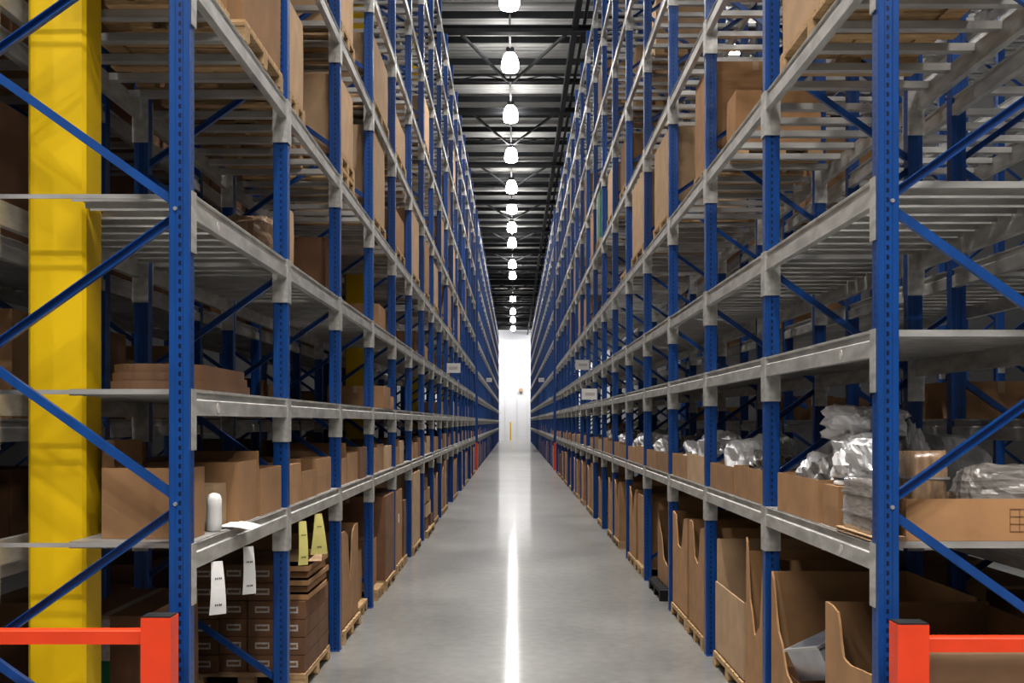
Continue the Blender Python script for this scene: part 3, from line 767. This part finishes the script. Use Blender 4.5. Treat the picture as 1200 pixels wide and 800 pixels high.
up_right = [(4, 6.4, 8.0, .04, .95, 1.0, 'card_pale', 1), (4, 10.5, 10.95, .2, 1.0, .5, 'card', 1), (4, 11.2, 12.1, .08, 1.0, 1.0, 'card', 1), (4, 13.85, 15.3, .04, 1.0, 1.05, 'card_pale', 1), (4, 16.4, 18.0, .02, 1.0, 1.1, 'card_pale', 1),
            (4, 19.0, 20.1, .05, 1.0, 0, '', 1), (4, 29.4, 30.6, .03, 1.0, .7, 'card', 1), (4, 32.0, 33.3, .03, 1.0, .9, 'card', 1), (4, 37.2, 38.4, .03, 1.0, 1.0, 'card_dark', 1),
            (5, 18.9, 20.0, .03, 1.0, .8, 'card', 1), (5, 21.6, 22.8, .03, 1.0, .9, 'card_pale', 1), (5, 26.8, 28.0, .03, 1.0, 1.0, 'card', 1), (5, 34.6, 35.8, .03, 1.0, 1.0, 'card_pale', 1),
            (6, 16.4, 17.5, .2, 1.0, .7, 'card_pale', 1), (6, 19.1, 20.3, .2, 1.0, .9, 'card_pale', 1), (6, 29.3, 30.5, .03, 1.0, 1.0, 'card', 1), (7, 24.2, 25.4, .03, 1.0, .8, 'card_pale', 1), (7, 37.2, 38.3, .03, 1.0, 1.0, 'card_pale', 1)]
for side, lst in (('left', up_left), ('right', up_right)):
    for (l, a, b_, d0, d1, h, m, np_) in lst:
        z = ztop(side, l)
        for q in range(np_):
            pallet(side, l, a - .02, b_ + .02, max(0, d0 - .02), d1 + .02, z, extra='' if q == 0 else ', upper of two'); z += .142
        if h: carton(side, l, a, b_, d0, d1, h, z, m, {'card': 'large brown carton', 'card_pale': 'large pale carton', 'card_dark': 'dark brown carton'}[m], tape=a < 20, lab=(side == 'right' and l == 4 and a < 7),
                     extra=', on pallet' if np_ else '')
t = thing('wrapped_load', 'tall green film-wrapped load on the fifth right shelf, eighth bay', 'wrapped load', (XR + .5, YR0 + BAY * 7 + 1.3, ztop('right', 5)), None)
part('film_wrap', MB().prism([(-.48, -.5), (.48, -.5), (.5, 0), (.48, .5), (-.48, .5), (-.5, 0)], .142, 1.2, lambda p, q, a: (p, q, a)).mesh('film_wrap', M['green']), t)
part('pallet_base', MB().box(-.5, .5, -.5, .5, .11, .14).box(-.5, .5, -.5, -.4, 0, .11).box(-.5, .5, -.05, .05, 0, .11).box(-.5, .5, .4, .5, 0, .11).mesh('pallet_base', M['wood']), t)

# ---------- right row, floor
h = 1.06
pallet('right', 0, 5.98, 6.9, .0, 1.06); bulk_box('right', 6.0, 6.88, .03, 1.04, h, [.76, .75, .74, .73, .74, .98, 1, 1], look='cut-down bulk box behind the orange guard', back=.98)
pallet('right', 0, 7.0, 8.3, .0, 1.06); bulk_box('right', 7.02, 8.28, .02, 1.04, h, [.3, .26, .28, .36, .58, 1], look='deeply scooped bulk box holding a metal bin')
pallet('right', 0, 8.52, 9.2, .0, 1.06); bulk_box('right', 8.54, 9.18, .02, 1.04, h + .05, [1, .5, .42, .62, 1.1], look='bulk box with curved scooped front')
pallet('right', 0, 9.26, 10.6, .0, 1.06); bulk_box('right', 9.28, 10.58, .02, 1.04, h, [.62, .62], look='bulk box with straight low front', m='card_pale')
pallet('right', 0, 11.2, 12.2, .0, 1.06); bulk_box('right', 11.22, 12.18, .02, 1.04, h + .04, [1, .98, .62, .66, 1, 1], look='bulk box with side-notched front')
pallet('right', 0, 12.3, 13.45, .0, 1.06); bulk_box('right', 12.32, 13.43, .02, 1.04, h + .04, [1, .98, .65, .66, .98, 1], look='bulk box with rounded front notch')
# metal bin lying in the scooped box
p = at(942, 784, 7.55)
t = thing('metal_bin', 'shiny grey metal bin tipped inside the scooped bulk box', 'bin', (XR + .34, 7.62, .62), None)
part('bin_body', MB().box(-.2, .2, -.24, .24, 0, .01).box(-.2, -.19, -.24, .24, .01, .24).box(.19, .2, -.24, .24, .01, .24).box(-.19, .19, -.24, -.23, .01, .24).box(-.19, .19, .23, .24, .01, .24).mesh('bin_body', M['grip']), t)
part('rim', MB().box(-.215, -.2, -.255, .255, .222, .24).box(.2, .215, -.255, .255, .222, .24).box(-.2, .2, -.255, -.24, .222, .24).box(-.2, .2, .24, .255, .222, .24).mesh('rim', M['steel']), t)
t.rotation_euler = (-.25, -.35, .3)
open_carton('right', 0, 6.98 + .1, 8.15, .06, 1.0, .36, .158, 'card_dark', 'low dark carton inside the scooped bulk box', '')
pallet('right', 0, 14.3, 15.5, -.02, 1.0, None, 'black', 'black plastic pallet')
bulk_box('right', 14.5, 15.45, .1, .95, .95, [.3, .35, .7, .98], look='slanted open carton')
pallet('right', 0, 16.5, 17.5, .0, 1.06); carton('right', 0, 16.52, 17.46, .05, 1.0, 1.05, .142, look='tall brown carton', extra=', on pallet')
pallet('right', 0, 17.55, 18.6, .0, 1.06); bulk_box('right', 17.58, 18.57, .03, 1.02, 1.1, [1, .9, .5, .9, 1])
for i in range(5, 17):
    Y = YR0 + BAY * i + .2
    for k in range(2):
        y = Y + k * 1.2
        if (i * 2 + k) % 5 in (3, 0): continue
        pallet('right', 0, y, y + 1.1, .0, 1.06)
        if (i + k) % 4 == 0: carton('right', 0, y + .03, y + 1.05, .03, 1.0, R.uniform(.8, 1.15), .142, R.choice(['card', 'card_dark', 'card_pale']), 'tall carton', tape=False, extra=', on pallet')
        else: bulk_box('right', y + .03, y + 1.05, .02, 1.02, R.uniform(.9, 1.1), [1, .95, R.uniform(.45, .7), .95, 1])
# far carton under the orange guard: front wall seen through the rails
t = carton('right', 0, 5.66, 5.755, .185, 1.1, 1.20, .0, 'card_pale', 'upright brown carton panel behind the orange guard', tape=False)

# ---------- right row, lowest shelf
zr1 = ztop('right', 1)
open_carton('right', 1, 6.98, 8.06, .015, .62, .27, look='open brown carton under the silver bags', flaps='')
carton('right', 1, 6.60, 6.93, .03, .45, .25, look='small brown carton with white lid', tape=False)
thing('white_lid', 'round white lid lying on the small brown carton, lowest right shelf', 'lid', (XR + .16, 6.76, zr1 + .252), None, MB().lathe([(.10, 0), (.11, .006), (.11, .02), (.09, .028)], 20).mesh('white_lid', M['white']))
thing('cardboard_sheet', 'flattened corrugated sheet under the wrapped pack, lowest right shelf', 'sheet', (XR + .26, 6.24, zr1), None,
      (lambda mb: [mb.box(-.26, -.07, -.34, .32, .02, .024), mb.box(-.26, -.07, -.34, .32, 0, .004)] + [mb.box(-.255, -.07, -.34 + .02 * k, -.338 + .02 * k, .004, .02) for k in range(33)] and mb)(MB()).mesh('cardboard_sheet', M['card_pale']))
zs = zr1 + .0245
wrapped_pack('right', 1, 5.96, 6.50, .02, .17, .30, zs, 'wrap', 'grey stretch-wrapped pack of flat boards', 2)
open_carton('right', 1, 5.93, 6.55, .195, 1.07, .225, look='wide brown tray printed with a table', flaps='', name='carton_tray')
# printed table on the tray's viewer-facing side
mb = MB(); X0 = XR + .75; Z0 = zr1 + .05
for q in range(4): mb.box(X0, X0 + .26, 5.926, 5.9285, Z0 + .04 * q, Z0 + .04 * q + .002)
for q in range(3): mb.box(X0 + (0, .05, .258)[q], X0 + (0, .05, .258)[q] + .002, 5.926, 5.9285, Z0, Z0 + .122)
for q in range(3): mb.box(X0 + .10, X0 + .17 + .03 * (q % 2), 5.926, 5.9285, Z0 + .018 + .04 * q, Z0 + .024 + .04 * q)
tray = [o for o in bpy.data.objects if o.name.startswith('carton_tray') and o.parent is None][0]
po = part('printed_table', mb.mesh('printed_table', M['brownink']), tray, (-tray.location.x, -tray.location.y, -tray.location.z), 'brown printed table')
zt = zr1 + .012
wrapped_pack('right', 1, 6.02, 6.42, .26, .46, .46, zt, 'wrapb', 'upright film-wrapped brown boards standing in the tray', 5)
bag('right', 1, 6.22, .80, zt, .50, .40, .40, 'wrap', 7, 'clear film roll bundle lying in the tray', name='wrapped_bundle', cat='bundle', amp=.15)
bag('right', 1, 7.0, .84, zr1, .42, .62, .54, 'white', 9, 'white plastic sack behind the tray', amp=.25)
bag('right', 1, 6.78, .25, zr1 + .285, .40, .36, .28, 'foil', 13, 'silver bag on the small carton', amp=.35)
bag('right', 1, 6.24, .11, zs + .315, .20, .50, .20, 'foil', 21, 'folded silver film bag on the wrapped pack', amp=.35)
bag('right', 1, 7.28, .26, zr1 + .02, .44, .46, .42, 'foild', 14, 'dark smoky film bag in the open carton', amp=.35)
bag('right', 1, 7.80, .32, zr1 + .02, .46, .44, .38, 'foil', 17, 'crumpled bag by the far post', amp=.4)
bag('right', 1, 6.80, .54, zr1, .13, .40, .62, 'foil', 27, 'tall silver bag behind the small carton', amp=.4)
bag('right', 1, 7.18, .36, zr1 + .52, .44, .90, .22, 'foil', 29, 'long silver bag heaped over the others', amp=.4)
for i in range(1, 17):
    Y = YR0 + BAY * i + .16
    for k in range(2):
        y = Y + k * 1.16; h = R.uniform(.22, .30)
        if i > 7 and R.random() < .15: continue
        open_carton('right', 1, y, y + 1.12, .015, .55, h, look='low open brown carton', flaps='', m=R.choice(['card', 'card', 'card_pale'])) if i < 9 else carton('right', 1, y, y + 1.1, .015, .6, h, look='low brown carton', tape=False)
        if i < 7:
            bag('right', 1, y + .55, .28, zr1 + .02, .44, .92, h + R.uniform(.10, .24), 'foil' if R.random() < .7 else 'foild', 40 + i * 3 + k, 'crumpled silver bag', amp=.4)
        if i < 6 and R.random() < .7: bag('right', 1, y + .6, .82, zr1, .45, .8, R.uniform(.3, .55), R.choice(['foil', 'foild', 'white']), 90 + i * 3 + k, 'film bag at the back', amp=.3)
        if i in (8, 9): carton('right', 1, y + .2, y + .9, .625, 1.0, .6, look='upright brown carton', tape=False)
# ---------- small hanging bay signs
def bay_sign(side, l, Y, d):
    s, xin, y0, lv = rows[side]
    t = thing('bay_sign', f'small white sign standing out from the {LVN[l]} beam, {side} row', 'sign', (s * xin, Y, lv[l - 1] + .09), 'white bay signs')
    part('sign_plate', MB().box(s * -.022, s * -.36, -.004, .004, .0, .25).mesh('sign_plate', M['white']), t)
    part('printed_mark', MB().box(s * -.06, s * -.28, -.006, -.004, .09, .16).mesh('printed_mark', M['label']), t)
    part('bracket', MB().box(s * -.022, s * -.002, -.012, .012, -.09, .25).mesh('bracket', M['galv']), t)
bay_sign('left', 3, 28.9, 0); bay_sign('right', 3, 27.9, 0); bay_sign('right', 2, 25.3, 0)
bay_sign('left', 4, 70.0, 0); bay_sign('right', 4, 70.0, 0)

# ---------- back rows: dim goods
rows['rear left'] = (1, -(XL + 2 * DEPTH + .22), YL0, LV_B); rows['rear right'] = (-1, -(XR + 2 * DEPTH + .22), YR0, LV_B)
def where(side, l, Y):
    if side.startswith('rear'):
        b = max(0, int((Y - rows[side][2]) / BAY)); return f'{LVN[l]} of {ORD[b]} bay behind the {side[5:]} row'
    b = bay_of(side, Y); return f'{LVN[l]} of {ORD[b]} {side} bay'
for i in range(0, 8):
    Y = YL0 + BAY * i + .2
    for l in range(0, 6):  # fifth-shelf cartons are added to keep light from above out
        k = 0; y = Y
        while y < Y + 2.0:
            ln = R.choice([.7, .9, 1.1]); ln = min(ln, Y + BAY - .3 - y)
            if ln > .35 and R.random() < .8:
                hm = [1.15, .62, .85, 1.0, 1.1, 1.1][l]
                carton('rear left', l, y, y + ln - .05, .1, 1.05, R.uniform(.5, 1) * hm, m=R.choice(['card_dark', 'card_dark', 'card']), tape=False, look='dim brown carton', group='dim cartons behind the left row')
            y += ln
for i in range(0, 7):
    Y = YR0 + BAY * i + .2
    for l in (0, 1, 2, 3, 4):
        if l == 2 and i < 4: continue
        y = Y
        while y < Y + 2.0:
            ln = R.choice([.8, 1.0, 1.2]); ln = min(ln, Y + BAY - .3 - y)
            if ln > .35 and R.random() < (1, .45, .6, .12, .4)[l]:  # floor cartons added to fill the row and block next-aisle light
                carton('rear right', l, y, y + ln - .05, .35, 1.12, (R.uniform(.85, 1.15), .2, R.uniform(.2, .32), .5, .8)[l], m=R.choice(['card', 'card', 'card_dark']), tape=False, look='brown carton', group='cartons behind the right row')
            y += ln
for (a, b_, d0, d1, h, lk) in ((8.6, 9.5, .35, 1.1, .29, 'long brown carton'), (9.7, 10.4, .58, .86, .17, 'small brown carton'), (12.0, 12.8, .66, 1.12, .24, 'brown carton'), (13.9, 15.0, .5, 1.1, .3, 'brown carton')):
    carton('rear right', 2, a, b_, d0, d1, h, look=lk, group='cartons behind the right row')
# ---------- goods in the far block
for side in ('left', 'right'):
    s, xin, y0, lv = rows[side]; Y2 = y0 + BAY * NB1 + 3.5
    for i in range(14):
        for k in range(2):
            Y = Y2 + BAY * i + .2 + 1.2 * k
            if R.random() < .85:
                h = R.uniform(.8, 1.25); m = R.choice(['card', 'card_pale', 'card_dark', 'pinkred' if side == 'right' and i > 2 else 'card'])
                thing('carton', f'distant {"red" if m == "pinkred" else "brown"} carton on the floor, {ORD[i]} bay past the cross aisle, {side}, {"nearer" if k == 0 else "farther"} one', 'carton', (s * (xin + .52), Y + .5, 0), 'distant floor cartons',
                      cached(('fc', m, round(h, 1)), lambda: MB().box(-.48, .48, -.5, .5, .1, round(h, 1) + .1).box(-.48, .48, -.5, -.4, 0, .1).box(-.48, .48, .4, .5, 0, .1).mesh('carton', M[m])))
            if R.random() < .7:
                h = R.choice([.2, .3, .4])
                thing('carton', f'distant carton on the lowest shelf, {ORD[i]} bay past the cross aisle, {side}, {"nearer" if k == 0 else "farther"} one', 'carton', (s * (xin + .4), Y + .5, deck_top(lv, 0)), 'distant shelf cartons',
                      cached(('fs', h), lambda: MB().box(-.36, .36, -.45, .45, 0, h - .01).box(-.355, -.005, -.45, .45, h - .01, h).box(.005, .355, -.45, .45, h - .01, h).mesh('carton', M['card'])))

# ------------------------------------------------------------------ camera, world, view
cam = bpy.data.cameras.new('camera'); co = link('camera', cam)
co.location = (0, 0, CZ); co.rotation_euler = (math.pi / 2, 0, 0)
cam.sensor_width = 36; cam.lens = 36 * F / 1200
cam.shift_x = -(VX - 600) / 1200; cam.shift_y = (VY - 400) / 1200
cam.clip_start = .05; cam.clip_end = 400
sc = bpy.context.scene; sc.camera = co
sc.cycles.diffuse_bounces = 1
w = bpy.data.worlds.new('world'); sc.world = w; w.use_nodes = True
w.node_tree.nodes['Background'].inputs[0].default_value = (.5, .5, .55, 1); w.node_tree.nodes['Background'].inputs[1].default_value = .1
vs_ = sc.view_settings
vs_.view_transform = 'Standard'; vs_.look = 'None'; vs_.gamma = 1; vs_.use_curve_mapping = False; vs_.exposure = -1.95
